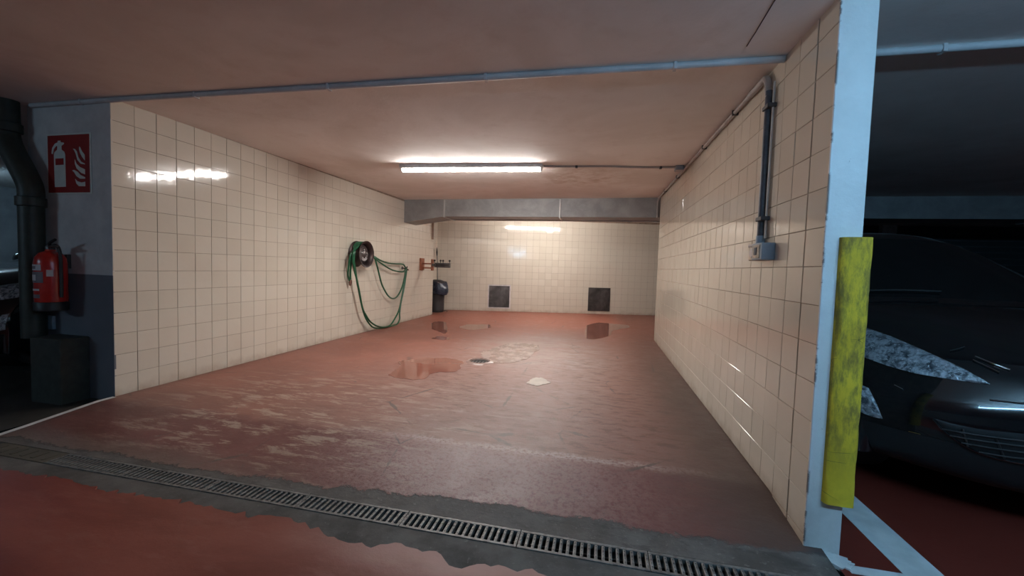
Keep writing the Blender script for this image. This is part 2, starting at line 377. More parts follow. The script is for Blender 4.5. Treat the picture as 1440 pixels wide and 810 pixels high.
CHROME = plain('chrome_trim', (.75, .78, .8), .12, metal=1.0)
TYRE = plain('tyre_rubber', (.012, .012, .012), .8)
ALLOY = m_metal('alloy_wheel', (.25, .26, .27), (.4, .41, .42), .3, .9)
PIPEDK = plain('dark_green_drain_pipe', (.030, .036, .028), .5, var=.25)
BOXING = plain('dark_green_boxing', (.032, .038, .032), .7, var=.25)
CRACK = plain('ceiling_crack', (.10, .075, .065), .9)
SHUTTER = plain('dark_slatted_wall', (.055, .07, .075), .6)

# ------------------------------------------------------------------ the setting: floors
def bay_floor():
    m = MB(); ys = [1.588, 1.62, 1.68, 1.75, 1.85, 1.95, 2.03, 2.09, 2.12, 2.16, 2.3] + [2.3+.5*i for i in range(1, 17)]
    xs = [XL-.02+(.9-XL)*i/16 for i in range(17)]
    m.grid([[(x, y, floor_z(y)) for x in xs] for y in ys], smooth=True)
    m.grid([[(x, y, 0) for x in (XL-.5, XL-.02)] for y in (7.7, 9.3)])
    m.grid([[(x, y, 0) for x in (xs[-1], 1.75)] for y in (6.3, 10.3)])
    m.box((XL, 1.588, -.3), (.9, 1.592, ZD-.001))
    return struct(m.build('floor', FLOOR), 'worn red painted concrete floor of the tiled wash bay', 'floor')
floor = bay_floor()

rnd = random.Random(3)
def jag():
    ctrl = [(-10, 1.38), (-2.82, 1.378), (-2.47, 1.392), (-2.13, 1.371), (-1.755, 1.387), (-1.45, 1.379), (-1.233, 1.408), (-.958, 1.348), (-.80, 1.338), (-.72, 1.375), (-.6, 1.368), (-.53, 1.365), (-.48, 1.322), (-.43, 1.322), (-.38, 1.362), (-.28, 1.365), (-.18, 1.372), (0, 1.33), (.3, 1.25), (.8, 1.2), (9, 1.2)]
    out = []; x = -10.0
    while x < 9:
        y = float(np.interp(x, [c[0] for c in ctrl], [c[1] for c in ctrl]))
        out.append((x, y + rnd.gauss(0, .0075))); x += .024 if -3.2 < x < 1 else .5
    return out
J = jag()
m = MB(); zt = ZD+.004
m.grid([[(x, -6, zt) for x, y in J], [(x, .9, zt) for x, y in J], [(x, y, zt) for x, y in J], [(x, y+.002, ZD-.02) for x, y in J]], smooth=False)
aisle = struct(m.build('floor_aisle', AISLE), 'brick red painted aisle floor in front of the drain, with ragged edge', 'floor')
m = MB(); m.grid([[(x, y, ZD-.003) for x in (-10, -6, -3, 0, 3, 9)] for y in (.9, 1.2, 1.4, 1.477)], smooth=False); m.box((-10, 1.473, -.3), (9, 1.477, ZD-.004))
struct(m.build('floor_concrete_strip', CONC), 'bare grey concrete strip in front of the trench drain', 'floor')
m = MB(); m.grid([[(x, y, ZD-.002) for x in (.9, 3, 9)] for y in (1.588, 4, 10.4)]); m.grid([[(x, y, ZD-.0025) for x in (1.21, 3, 9)] for y in (1.47, 1.59)])
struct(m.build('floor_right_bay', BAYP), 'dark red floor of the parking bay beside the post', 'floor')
m = MB(); m.grid([[(x, y, -.034) for x in (-10, -6, XL-.02)] for y in (1.588, 4, 10.4)]); m.box((-10, 1.47, ZD-.03), (-3.205, 1.59, ZD-.003))
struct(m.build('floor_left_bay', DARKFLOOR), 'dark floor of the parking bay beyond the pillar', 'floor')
m = MB(); m.box((-10, 1.4, -.30), (9, 1.7, -.16))
struct(m.build('floor_channel', BLACKHOLE), 'dark bed of the trench drain channel under the grates', 'drain')

# pieces that belong to the floor
def blobmesh(outline_px, z, thick, zfun=None):
    pts = smooth_path([atZ(x, y, 0) for x, y in outline_px] + [atZ(*outline_px[0], 0)], 12)[:-1]
    n = len(pts); c = sum(pts, Vector())/n; ph = [rnd.uniform(0, 6.28) for _ in range(6)]
    for k, p in enumerate(pts):                  # irregular outline
        a = 2*math.pi*k/n; w = sum(math.sin(a*f+ph[q])/f for q, f in enumerate((5, 9, 14, 21, 27, 33)))
        p += (p-c).normalized()*w*.30*min(.3, (p-c).length); mm = MB()
    V = [Vector((p.x, p.y, z)) for p in pts] + [Vector((p.x, p.y, z-thick)) for p in pts]
    return mm.add(V, [list(range(n))] + [[i, n+i, n+(i+1) % n, (i+1) % n] for i in range(n)]), c
m, c = blobmesh([(741, 539), (746, 534), (757, 531), (765, 533), (773, 538), (765, 541), (752, 542.5)], .003, .004)
m.build('filler_patch', PATCH, floor)['label'] = 'pale filler patch on the red floor'

for lab, px in (('puddle beside the floor gully, long and reddish brown', [(543, 529), (560, 519), (562, 508), (590, 505), (620, 503), (640, 506), (652, 512), (640, 522), (612, 524), (598, 532), (570, 533)]),
                ('puddle in front of the bin, dark red', [(606, 455), (616, 452), (627, 454), (629, 462), (627, 469), (618, 467), (608, 462)]),
                ('narrow puddle strip beyond the long puddle', [(606, 476), (618, 473), (632, 475), (630, 478), (618, 478)]),
                ('shallow pale puddle below the left steel hatch', [(646, 459), (660, 456.5), (685, 456.5), (690, 460), (672, 464), (652, 463)]),
                ('puddle mirroring the right steel hatch', [(824, 459), (838, 454), (856, 455), (880, 457), (884, 461), (862, 465), (856, 473), (824, 476)]),
                ('wide film of water behind the floor gully', [(690, 490), (720, 483), (752, 484), (757, 492), (742, 503), (715, 511), (690, 508), (676, 500)])):
    m, c = blobmesh(px, .0025, .0035)
    tag(m.build('puddle', FILM if 'film' in lab else PUDDLE, origin=(c.x, c.y, .0)), 'shallow ' + lab if 'shallow' not in lab else lab, 'puddle', 'puddles on the wash bay floor')

# ------------------------------------------------------------------ ceiling
def make_ceiling():
    m = MB(); xs = [-10, -7, -5, -4.2] + [XL+4.2*i/12 for i in range(13)] + [1.5, 3, 6, 9]; ys = [-6, -3, -1, 0] + [.5+.5*i for i in range(21)]
    m.grid([[(x, y, ceil(x, y)) for x in xs] for y in ys]); m.grid([[(x, y, ceil(x, y)+.2) for x in xs] for y in ys])
    return struct(m.build('ceiling', CEIL), 'low plastered garage ceiling with brownish stains', 'ceiling')
ceiling = make_ceiling()
m = MB(); pts = []
for px, py in ((1050, 66), (1056, 56), (1063, 45), (1071, 31), (1078, 19), (1088, 2), (1096, -10)):
    p = atZ(px, py, 2.052); pts.append(Vector((p.x, p.y, ceil(p.x, p.y)-.001)))
m.tube(pts, .0022, 6); m.build('crack', CRACK, ceiling)['label'] = 'thin dark crack in the ceiling'

# ------------------------------------------------------------------ tiled walls
def tile_mesh(w=.1478, h=.1478, t=.007, b=.0015):
    m = MB(); P = []
    for k, (dx, z) in enumerate(((0, -t), (0, -b), (b, 0))):
        P += [(-w/2+dx, -h/2+dx, z), (w/2-dx, -h/2+dx, z), (w/2-dx, h/2-dx, z), (-w/2+dx, h/2-dx, z)]
    F = [[4*k+i, 4*k+(i+1) % 4, 4*k+4+(i+1) % 4, 4*k+4+i] for k in (0, 1) for i in range(4)] + [[8, 9, 10, 11]]
    m.add(P, F); return m.mesh('tile', TILE)
TM = tile_mesh(); TMP = TM.copy(); TMP.materials[0] = PALETILE
trng = random.Random(11)
def tiles(wall, cells, U, N, limit=300, special=None):
    """cells: (centre, width scale, height scale). The largest in view become single parts, the rest one part."""
    V = Vector((0, 0, 1)); cells = sorted(cells, key=lambda q: (q[0]-EYE).length)
    rest = MB(); base = [v.co.copy() for v in TM.vertices]; fc = [list(p.vertices) for p in TM.polygons]
    for i, (c, sw, sh) in enumerate(cells):
        a, b = trng.gauss(0, .0035), trng.gauss(0, .0035); d = trng.gauss(0, .0004)
        R = Matrix((U, V, N)).transposed().to_4x4(); M = Matrix.Translation(c + N*d) @ R @ Matrix.Rotation(a, 4, 'X') @ Matrix.Rotation(b, 4, 'Y') @ Matrix.Diagonal((sw, sh, 1, 1))
        if i < limit:
            o = bpy.data.objects.new('tile', TMP if special and special(c) else TM); COL.objects.link(o); o.parent = wall; o.matrix_local = M
        else: rest.add([M @ p for p in base], fc)
    if rest.v:
        o = rest.build('tiling', TILE, wall); o['kind'] = 'stuff'; o['label'] = 'farther cream wall tiles'
def row(z0, top):                      # vertical extent of the row starting at z0, cut by the ceiling
    h = min(T, top-z0); return (z0 + h/2, h/T) if h > .02 else None

# left wall
m = MB(); m.box((XL-.30, 2.6, -.06), (XL-.0035, YL1, 2.18)); m.box((XL-.124, YL0+.004, -.06), (XL-.0035, 2.61, 2.18)); m.box((XL-.125, YL0, -.06), (XL-.0005, YL0+.012, 2.18), mi=1)
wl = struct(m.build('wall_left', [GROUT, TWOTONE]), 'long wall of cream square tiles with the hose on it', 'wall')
cells = []
for j in range(14):
    for i in range(38):
        y0 = YL0 + i*T; w = min(T, YL1-y0)
        if w < .03: continue
        r = row(j*T-.002, ceil(XL, y0+T/2)+.004)
        if r: cells.append((Vector((XL, y0+w/2, r[0])), w/T, r[1]))
tiles(wl, cells, Vector((0, 1, 0)), Vector((1, 0, 0)), special=lambda c: abs(c.y-6.64) < .08 and abs(c.z-1.57) < .08)
# right wall, its near end is the painted post
m = MB(); m.box((XR+.0035, YR0+.006, -.07), (.941, YR1, 2.18)); m.box((XR-.0005, YR0, -.07), (.9412, YR0+.010, 2.18), bev=.003, mi=1)
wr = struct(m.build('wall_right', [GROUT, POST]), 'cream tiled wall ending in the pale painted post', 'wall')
cells = []
for j in range(-1, 14):
    for i in range(31):
        y0 = YR0 + .006 + i*T; w = min(T-.006*(i == 0), YR1-y0)
        if w < .03 or (j == -1 and i > 1): continue
        if j == -1: z0, z1 = floor_z(y0+.02)-.004, .0; r = ((z0+z1)/2, max(.12, (z1-z0)/T))
        else: r = row(j*T+.002, ceil(XR, y0+T/2)+.004)
        if r: cells.append((Vector((XR, y0+w/2, r[0])), w/T, r[1]))
tiles(wr, cells, Vector((0, -1, 0)), Vector((-1, 0, 0)))
# back wall, askew
def bpt(s, z, off=0): p = BP + BU*s + BN*off; return Vector((p.x, p.y, z))
def slab(m, s0, s1, z0, z1, o0, o1, bev=0, mi=0):
    m.box((s0, z0, o0), (s1, z1, o1), bev=bev, mi=mi, M=Matrix.Translation(BP) @ Matrix((BU, Vector((0, 0, 1)), BN)).transposed().to_4x4())
    return m
m = slab(MB(), -1.0, 4.9, -.06, 2.2, -.15, -.0035)
wb = struct(m.build('wall_back', GROUT), 'back wall of small cream tiles with two steel hatches', 'wall')
cells = []
for j in range(14):
    for i in range(-5, 31):
        r = row(j*T+.015 if j else .001, 2.14)
        if r: cells.append((bpt(i*T+T/2, r[0] if j else .0825), 1, r[1] if j else .165/T))
tiles(wb, cells, BU, BN)
# recess beside the bin
m = MB(); m.box((-3.80, YL1-.02, -.06), (-3.661, 8.84, 2.18))
wn = struct(m.build('wall_recess', GROUT), 'narrow tiled side wall of the recess behind the bin', 'wall')
cells = [(Vector((-3.6575, YL1+.005+i*T+T/2, j*T+T/2)), 1, 1) for j in range(14) for i in range(6)]
tiles(wn, cells, Vector((0, 1, 0)), Vector((1, 0, 0)), limit=0)
# unseen returns that close the wash bay
m = MB(); m.box((.92, YR1-.13, -.06), (1.70, YR1-.01, 2.2)); m.box((1.60, YR1-.01, -.06), (1.72, 10.25, 2.2))
struct(m.build('wall_bay_return', DIM), 'plaster wall closing the wash bay behind the tiled wall', 'wall')
# neighbouring bays and the aisle
m = MB(); m.box((-10.1, 9.6, -.1), (-3.8, 9.75, 2.2)); struct(m.build('wall_left_bay', DIM), 'dim rear wall of the bay beyond the pillar', 'wall')
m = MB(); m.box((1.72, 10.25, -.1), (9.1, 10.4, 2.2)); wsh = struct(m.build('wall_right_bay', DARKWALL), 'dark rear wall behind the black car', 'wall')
m = MB(); m.box((-10.2, -6.2, -.1), (-10, 9.6, 2.25)); struct(m.build('wall_far_left', DIM), 'far side wall of the garage beyond the pillar', 'wall')
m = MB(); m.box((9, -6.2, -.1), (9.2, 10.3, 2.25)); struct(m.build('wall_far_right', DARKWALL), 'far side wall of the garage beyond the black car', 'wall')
m = MB(); m.box((-10.1, -6.2, -.1), (9.1, -6, 2.25)); struct(m.build('wall_aisle', DIM), 'wall on the far side of the aisle', 'wall')
for k in range(16):                          # slats of the rear wall behind the car
    m = MB(); m.box((1.75, 10.225, .08+k*.12), (8.95, 10.252, .17+k*.12), bev=.006); m.build('slat', SHUTTER, wsh)

# pillar beside the tiled wall
m = MB(); m.box((-4.16, YL0+.004, -.06), (XL-.125, 2.95, 2.18), bev=.006)
struct(m.build('pillar', TWOTONE), 'two-tone pale and blue-grey pillar carrying the fire sign', 'pillar')

# painted lines
m = MB(); m.box((1.115, 1.66, ZD-.01), (1.258, 5.8, ZD-.0005)); m.box((.93, 1.655, ZD-.01), (1.20, 1.70, ZD))
struct(m.build('bay_line', LINEP), 'white line painted on the dark red floor beside the black car', 'floor line')
m = MB(); rb = random.Random(5); pl = []
for k in range(40):
    a = 2*math.pi*k/40; pl.append((.885+.072*math.cos(a)*(1+.12*rb.gauss(0, 1)), 1.715+.042*math.sin(a)*(1+.2*rb.gauss(0, 1))))
m.prism(pl, lambda u, v, t: (u, v, t), ZD-.01, ZD+.004)
struct(m.build('paint_splash', LINEP), 'ragged white paint splash around the foot of the post', 'floor line')
m = MB(); m.grid([[(x, y, floor_z(y)+.0015) for x in (XL-.012, XL+.026)] for y in (1.6, 1.75, 1.9, 2.05, 2.12, 2.21)])
struct(m.build('kerb_line', LINEP), 'thin white line running from the pillar foot towards the drain', 'floor line')

# ------------------------------------------------------------------ trench drain
def make_grate():
    L, n = .488, 18; g = thing('drain_grate', '', 'grate', (-2.72, 1.533, ZD), 'grates of the trench drain'); b = tuple(g.location)
    m = MB(); y0, y1 = 1.479, 1.587
    for a, c in ((y0, y0+.013), (y1-.015, y1)): m.box((b[0], a, ZD-.02), (b[0]+L, c, ZD), bev=.002)
    m.build('rim', IRON, g)
    p = L/n; bar = None
    for k in range(n+1):
        x = b[0] + .0062 + k*(L-.0124)/n; w = .0062
        if bar is None:
            m = MB(); m.box((x-w, y0+.010, ZD-.02), (x+w, y1-.012, ZD-.0012), bev=.0022)
            for q in range(4): m.box((x-.002, y0+.025+q*.019, ZD-.002), (x+.002, y0+.029+q*.019, ZD+.0006))
            bar = m.build('bar', IRON, g)
        else:
            o = bpy.data.objects.new('bar', bar.data); COL.objects.link(o); o.parent = g; o.location.x = x - (b[0]+.0062)
    m = MB(); m.box((b[0], 1.531, ZD-.028), (b[0]+L, 1.537, ZD-.019)); m.build('stiffener', BLACKHOLE, g)
    return g
g0 = make_grate(); PL = ['slotted metal drain grate next to the solid cover plate', 'second slotted drain grate from the solid cover plate', 'third slotted drain grate from the solid cover plate', 'fourth slotted drain grate from the solid cover plate', 'fifth slotted drain grate from the solid cover plate', 'sixth slotted drain grate from the solid cover plate', 'slotted drain grate in front of the tiled wall near the post', 'slotted drain grate right in front of the white post foot']
for k in range(8):
    o = g0 if k == 0 else copy_tree(g0); o.location.x = -2.72 + .490*k; o['label'] = PL[k]
m = MB(); m.box((-3.20, 1.479, ZD-.016), (-2.724, 1.587, ZD-.001), bev=.003)
for q in range(6): m.box((-3.15+q*.075, 1.50, ZD-.003), (-3.13+q*.075, 1.565, ZD+.001))
tag(m.build('drain_cover', RUSTPLATE, origin=(-2.96, 1.533, ZD-.016)), 'solid dirty plate closing the trench drain below the pillar', 'drain cover')

# round floor gully
c = Vector((-1.215, 4.14, 0)); t = thing('floor_gully', 'round gully with a dark slotted grate sunk in the wash bay floor', 'drain', c)
m = MB(); m.lathe([(.15, .0), (.135, .012), (.108, .015), (.10, .001)], c, n=32); m.build('rim', FILM, t)
m = MB(); m.lathe([(.101, .0015), (.0, .0018)], c, n=28); m.build('well', BLACKHOLE, t)  # flat black disc painted as the shaded depth of the gully
for k in range(5):
    m = MB(); x = -.07+k*.035; w = math.sqrt(.098**2-x*x); m.box((c.x+x-.005, c.y-w, .0015), (c.x+x+.005, c.y+w*.2, .0045), bev=.001); m.build('bar', STEEL, t)

# ------------------------------------------------------------------ lamps
def batten(name, label, p0, p1, light, matname, bare=0):
    p0, p1 = Vector(p0), Vector(p1); d = (p1-p0); L = d.length; d.normalize(); sd = Vector((0, 0, 1)).cross(d).normalized()
    mid = (p0+p1)/2; zc = ceil(mid.x, mid.y); t = thing(name, label, 'lamp', (mid.x, mid.y, zc))
    def P(a, w, z): q = mid + d*a + sd*w; return (q.x, q.y, z)
    m = MB(); h = L/2
    m.prism([(-.062, zc+.006), (.062, zc+.006), (.062, zc-.034), (.045, zc-.042), (-.045, zc-.042), (-.062, zc-.034)], lambda u, v, a: P(a, u, v), -h-.02, h+.02); m.build('housing', WHITE, t)
    if bare:
        zt = zc-bare; m = MB(); m.tube([P(-h, 0, zt), P(h, 0, zt)], .019, 14); m.build('tube', m_emit(matname, *light), t)
        for s in (-1, 1):
            m = MB(); m.box((-.012, -.022, -bare-.025), (.012, .022, -.025), bev=.003, M=Matrix.Translation(Vector(P(s*(h+.012), 0, zc))) @ Matrix.Rotation(math.atan2(d.y, d.x), 4, 'Z')); m.build('tube_holder', WHITE, t)
        return t
    m = MB(); pr = [(.036*math.cos(a), zc-.041-.027*math.sin(a)) for a in [math.pi*k/10 for k in range(11)]]
    m.prism(pr, lambda u, v, a: P(a, u, v), -h, h); m.build('diffuser', m_emit(matname, *light), t)
    for s in (-1, 1):
        m = MB(); pr2 = [(u*1.08, zc-.041+(v-zc+.041)*1.06) for u, v in pr]; m.prism(pr2, lambda u, v, a: P(a, u, v), s*h, s*(h+.018)); m.build('end_cap', WHITE, t)
    return t
a, b = atZ(567, 240, 2.045), atZ(760, 239.3, 2.045)
lamp_a, lamp_b = a, b
batten('ceiling_light', 'lit tube light on the ceiling of the wash bay', (a.x, a.y, 0), (b.x, b.y, 0), BAY_LIGHT, 'lit_diffuser')
batten('ceiling_light', 'cool tube light over the aisle beside the post', (.60, .15, 0), (2.10, .15, 0), AISLE_LIGHT, 'lit_cool_tube', .30)
batten('ceiling_light', 'tube light on the ceiling behind the air duct', (-1.80, 7.90, 0), (-.30, 7.97, 0), REAR_LIGHT, 'lit_rear_tube', .085)
batten('ceiling_light', 'cool tube light over the aisle before the dark pillar bay', (-6.3, -2.6, 0), (-5.1, -2.6, 0), AISLE_FAR, 'lit_far_tube', .12)

batten('ceiling_light', 'added cool tube light brightening the bay of the black car', (4.4, .15, 0), (5.6, .15, 0), AISLE_LIGHT, 'added_side_tube', .30)  # unseen tube added to put more blue light into the right bay
batten('ceiling_light', 'cool tube light inside the bay beyond the pillar', (-9.2, 3.6, 0), (-8.0, 3.6, 0), (AISLE_FAR[0], 45.0), 'lit_left_tube', .12)

# ------------------------------------------------------------------ air duct
DY0, DY1, DZ = 6.55, 7.02, 1.842
t = thing('air_duct', 'grey sheet metal air duct crossing under the ceiling of the wash bay', 'duct', (-1.0, 6.78, 2.12))
def duct(m, x0, x1, za, zb):
    V = [(x, y, z) for x, zl in ((x0, za), (x1, zb)) for y, z in ((DY0, ceil(x, DY0)+.003), (DY1, ceil(x, DY1)+.003), (DY1, zl), (DY0, zl))]
    return m.add(V, [[0, 1, 2, 3], [4, 5, 6, 7][::-1]] + [[i, (i+1) % 4, 4+(i+1) % 4, 4+i] for i in range(4)])
duct(MB(), XL-.05, -2.62, 1.728, DZ).build('duct_section', GALV, t)
duct(MB(), -2.62, -.67, DZ, DZ).build('duct_section', GALV, t); duct(MB(), -.67, 1.58, DZ, DZ).build('duct_section', GALV, t)
for x in (-2.62, -.67):
    m = MB(); m.box((x-.012, DY0-.018, DZ-.018), (x+.012, DY1+.015, 2.12), bev=.003); m.build('flange', FLANGE, t)
m = MB(); m.tube([(-2.6, DY1-.02, DZ-.008), (1.55, DY1-.02, DZ-.008)], .008, 6); m.build('seam_rail', FLANGE, t)
t = thing('air_duct', 'dim air duct crossing the bay above the black car', 'duct', (5.3, 6.78, 2.12))
duct(MB(), 1.73, 8.98, DZ, DZ).build('duct_section', GALV, t)
for x in (3.2, 5.6):
    m = MB(); m.box((x-.012, DY0-.018, DZ-.018), (x+.012, DY1+.015, 2.12), bev=.003); m.build('flange', FLANGE, t)

# ------------------------------------------------------------------ conduits and switch
def trunk(name, label, x0, x1, r):
    t = thing(name, label, 'conduit', ((x0+x1)/2, 2.2, ceil((x0+x1)/2, 2.2)))
    m = MB(); n = 16; m.tube([(x0+(x1-x0)*k/n, 2.215, ceil(x0+(x1-x0)*k/n, 2.215)-r*.9) for k in range(n+1)], r, 12); m.build('conduit', TRUNK, t)
    m = MB(); m.tube([(x0+(x1-x0)*k/n, 2.215+r+.004, ceil(x0+(x1-x0)*k/n, 2.215)-.005) for k in range(n+1)], .006, 6); m.build('cable', CLIP, t)
    k = max(2, int((x1-x0)/.9))
    for i in range(k):
        x = x0+(x1-x0)*(i+.5)/k; m = MB(); m.box((x-.008, 2.215-r-.003, ceil(x, 2.215)-2*r-.002), (x+.008, 2.215+r+.003, ceil(x, 2.215)), bev=.002); m.build('clip', TRUNK, t)
trunk('ceiling_conduit', 'grey conduit crossing the ceiling from the pillar to the tiled wall', -4.1, .812, .0165)
trunk('ceiling_conduit', 'pale conduit on the ceiling beyond the post, above the black car', .942, 8.9, .0165)

t = thing('wall_conduit', 'conduit running along the top of the tiled wall and down to the switch', 'conduit', (.80, 2.335, 1.19))
pts = [(.797, 6.505, 1.83), (.797, 6.50, 2.0), (.797, 6.42, 2.10)] + [(.797, y, ceil(.8, y)-.024) for y in (6.2, 5.5, 4.8, 4.2, 3.6, 3.0, 2.6)]
m = MB(); m.tube(smooth_path(pts, 4), .0125, 10); m.build('conduit', CONDUIT, t)
z0 = ceil(.8, 2.4)-.024
pts = [(.797, 2.62, ceil(.8, 2.62)-.024), (.797, 2.48, z0)] + [(.797, 2.335+.06*(1-math.sin(a))+.02, z0-.075*(1-math.cos(a))) for a in [math.pi/2*k/6 for k in range(7)]] + [(.797, 2.338, z0-.12)]
m = MB(); m.tube(smooth_path(pts, 3), .017, 12); m.build('elbow', CONDUIT, t)
m = MB(); m.tube([(.797, 2.338, z0-.09), (.797, 2.338, 1.20)], .0165, 12); m.build('down_pipe', CONDARK, t)
m = MB(); m.tube([(.806, 2.298, z0-.06), (.806, 2.298, 1.20)], .0055, 8); m.build('cable', CONWHITE, t)
m = MB(); m.tube([(.797, 2.338, 1.215), (.797, 2.338, 1.165)], .021, 12); m.build('gland', BOXBLUE, t)
for z in (1.86, 1.30):
    m = MB(); m.box((.776, 2.285, z-.01), (.818, 2.36, z+.01), bev=.003); m.build('clip', CLIP, t)
for y in (2.9, 3.7, 4.9, 5.8):
    z = ceil(.8, y)-.024; m = MB(); m.box((.780, y-.008, z-.016), (.818, y+.008, z+.016), bev=.003); m.build('clip', CLIP, t)
t = thing('switch_box', 'blue-grey switch box with beige socket on the tiled wall', 'switch', (.818, 2.27, 1.085))
m = MB(); m.box((.757, 2.195, 1.088), (.8185, 2.325, 1.172), bev=.005); m.build('housing', BOXBLUE, t)
m = MB(); m.box((.753, 2.215, 1.097), (.760, 2.305, 1.163), bev=.002); m.build('cover', SOCKET, t)
m = MB(); m.box((.749, 2.245, 1.112), (.756, 2.275, 1.15), bev=.002); m.build('rocker', CONDARK, t)
m = MB(); m.box((.776, 2.330, 1.088), (.8185, 2.43, 1.168), bev=.005); m.build('socket', SOCKET, t)
m = MB(); m.lathe([(.024, 0), (.024, -.006), (.016, -.006)], (.777, 2.38, 1.128), 'X', 16); m.build('socket_face', LABEL, t)
m = MB(); m.box((.772, 2.326, 1.160), (.8185, 2.434, 1.176), bev=.004); m.build('lid', CONDUIT, t)

t = thing('lamp_conduit', 'thin conduit from the tube light to the junction box on the ceiling', 'conduit', (.1, 4.4, 2.10))
e = lamp_b; pts = [(e.x+.03+(.70-e.x)*k/8, e.y+.02+(4.47-e.y)*k/8+.012*math.sin(k*1.3), ceil(e.x+(.72-e.x)*k/8, 4.4)-.010) for k in range(9)]
m = MB(); m.tube(smooth_path(pts, 3), .010, 8); m.build('conduit', CONDUIT, t)
for k in (2, 7): x, y, z = pts[k]; m = MB(); m.box((x-.012, y-.02, z-.014), (x+.012, y+.02, z+.008), bev=.002); m.build('clip', CLIP, t)
z = ceil(.76, 4.48); t = thing('junction_box', 'grey junction box in the corner of ceiling and tiled wall', 'junction box', (.76, 4.48, z))
m = MB(); m.box((.70, 4.43, z-.045), (.78, 4.53, z+.002), bev=.006); m.build('housing', BOXBLUE, t)
m = MB(); m.box((.706, 4.436, z-.050), (.774, 4.524, z-.043), bev=.002); m.build('lid', CONDUIT, t)
m = MB()
for y in (7.74, 7.79): m.tube([(XL+.014, y, 1.535), (XL+.014, y, 2.12)], .011, 8)
tag(m.build('riser_pipes', COPPER, origin=(XL+.014, 7.765, 1.535)), 'pair of thin brown pipes at the end of the tiled wall under the duct', 'pipe')

# ------------------------------------------------------------------ steel hatches in the back wall
def s_of(p): return (Vector((p[0], p[1], 0))-BP).dot(BU)
for lab, s0, s1 in (('stained steel hatch low in the back wall nearer the bin', s_of((-2.5, 9.052)), s_of((-2.018, 9.176))), ('darker plain steel hatch low in the back wall nearer the tiled side wall', s_of((-.246, 9.636)), s_of((.228, 9.757)))):
    c = bpt((s0+s1)/2, .08, .0); t = thing('steel_hatch', lab, 'hatch', c, 'steel hatches in the back wall')
    m = MB(); w = .012
    for q in ((s0-w, s0+w, .08, .60), (s1-w, s1+w, .08, .60), (s0-w, s1+w, .08-w, .08+w), (s0-w, s1+w, .60-w, .60+w)): slab(m, q[0], q[1], q[2], q[3], -.003, .012)
    m.build('frame', STEEL if s0 > 1 else LABEL, t)
    m = slab(MB(), s0+.006, s1-.006, .086, .594, -.002, .009); m.build('panel', HATCH, t)
    m = slab(MB(), s1-.06, s1-.045, .30, .36, .008, .022, .003); m.build('latch', STEEL, t)

# ------------------------------------------------------------------ hose on a wheel rim
cr = Vector((XL, 5.13, 1.135)); t = thing('wheel_rim', 'dark steel wheel rim bolted to the tiled wall as a hose hanger', 'wheel rim', cr)
m = MB(); m.lathe([(.178, .012), (.182, .022), (.165, .034), (.150, .05), (.145, .10), (.150, .14), (.166, .158), (.184, .168), (.184, .178), (.172, .176), (.152, .158), (.138, .135), (.134, .05), (.16, .03), (.176, .012)], cr, 'X', 36); m.build('barrel', RIM, t)
m = MB(); m.lathe([(.137, .10), (.125, .115), (.095, .135), (.06, .128), (.045, .14), (.0, .14)], cr, 'X', 36); dsk = m.build('disc', HUB, t)
for k in range(5):
    a = 2*math.pi*k/5+.3; p = cr + Vector((.128, .062*math.cos(a), .062*math.sin(a))); m = MB(); m.lathe([(.010, .0), (.010, .012), (.0, .014)], p, 'X', 10)
    o = m.build('wheel_bolt', FLANGE, dsk, base=tuple(cr))
for k in range(6):
    a = 2*math.pi*k/6; p = cr + Vector((.1265, .103*math.cos(a), .103*math.sin(a))); m = MB(); m.lathe([(.017, .0), (.015, .006), (.0, .005)], p, 'X', 12)
    m.build('vent_hole', BLACKHOLE, dsk, base=tuple(cr))  # flat black caps in place of shaded openings
m = MB(); m.tube([cr+Vector((-.002, 0, 0)), cr+Vector((.135, 0, 0))], .022, 10); m.build('axle', STEEL, t)

def hose_pts(px, x0, x1=None):
    n = len(px); return [atX(p[0], p[1], XL + (x0 if x1 is None else x0+(x1-x0)*k/(n-1))) for k, p in enumerate(px)]
hk = atX(570, 376, XL+.06)
RT = [cr + Vector((.09, .162*math.cos(a), .163*math.sin(a))) for a in [math.radians(d) for d in (20, 45, 70, 95, 120, 145, 165)]]   # over the rim, far to near
def over(k, x): return [Vector((XL+x, p.y, p.z)) for p in RT[::-1]][k:]
strands = []
d1 = hose_pts([(499, 353), (497.5, 364.6), (499.6, 378.4), (502.5, 399), (503.8, 405), (508.8, 430), (513.8, 446), (520, 456), (526, 460.8), (535, 461.5), (543.8, 460), (552.5, 458), (558.5, 455.5), (561.9, 449), (562, 440), (563.8, 426), (567.5, 408.8), (570.6, 390), (571, 380), (570.2, 375.5)], .12, .055)
d2 = hose_pts([(497.5, 354), (496.3, 365), (498.4, 380), (501.5, 392), (505, 408.8), (510, 433.8), (515, 443.8), (521, 452.5), (530, 458.3), (540, 460), (548.8, 457), (555, 448.5), (561, 436), (565, 417.5), (568.8, 397.5), (571.6, 382), (571, 376)], .14, .07)
S4 = hose_pts([(526.7, 361), (535.3, 366.3), (545.7, 369.8), (556, 371), (566.4, 371.6), (570, 375.5)], .085, .055)
S5 = hose_pts([(526.5, 362), (531, 366.5), (540.5, 373.2), (549, 378.4), (557.8, 381.4), (567.5, 382), (571.2, 377)], .10, .07)
S6 = hose_pts([(526.4, 362.6), (529.3, 370.6), (532.7, 383.6), (536, 397), (540, 406.5), (546, 416), (552.5, 419.8), (558.8, 416.5), (565, 405), (569, 389), (570.5, 376)], .11, .06)
def rimtop(x): return [Vector((XL+x, p.y, p.z)) for p in RT]
strands += [rimtop(.075)[::-1][::-1][:0] + S4[::-1] + rimtop(.060)[:6] + d1]
strands += [S5[::-1] + rimtop(.082)[:6] + d2]
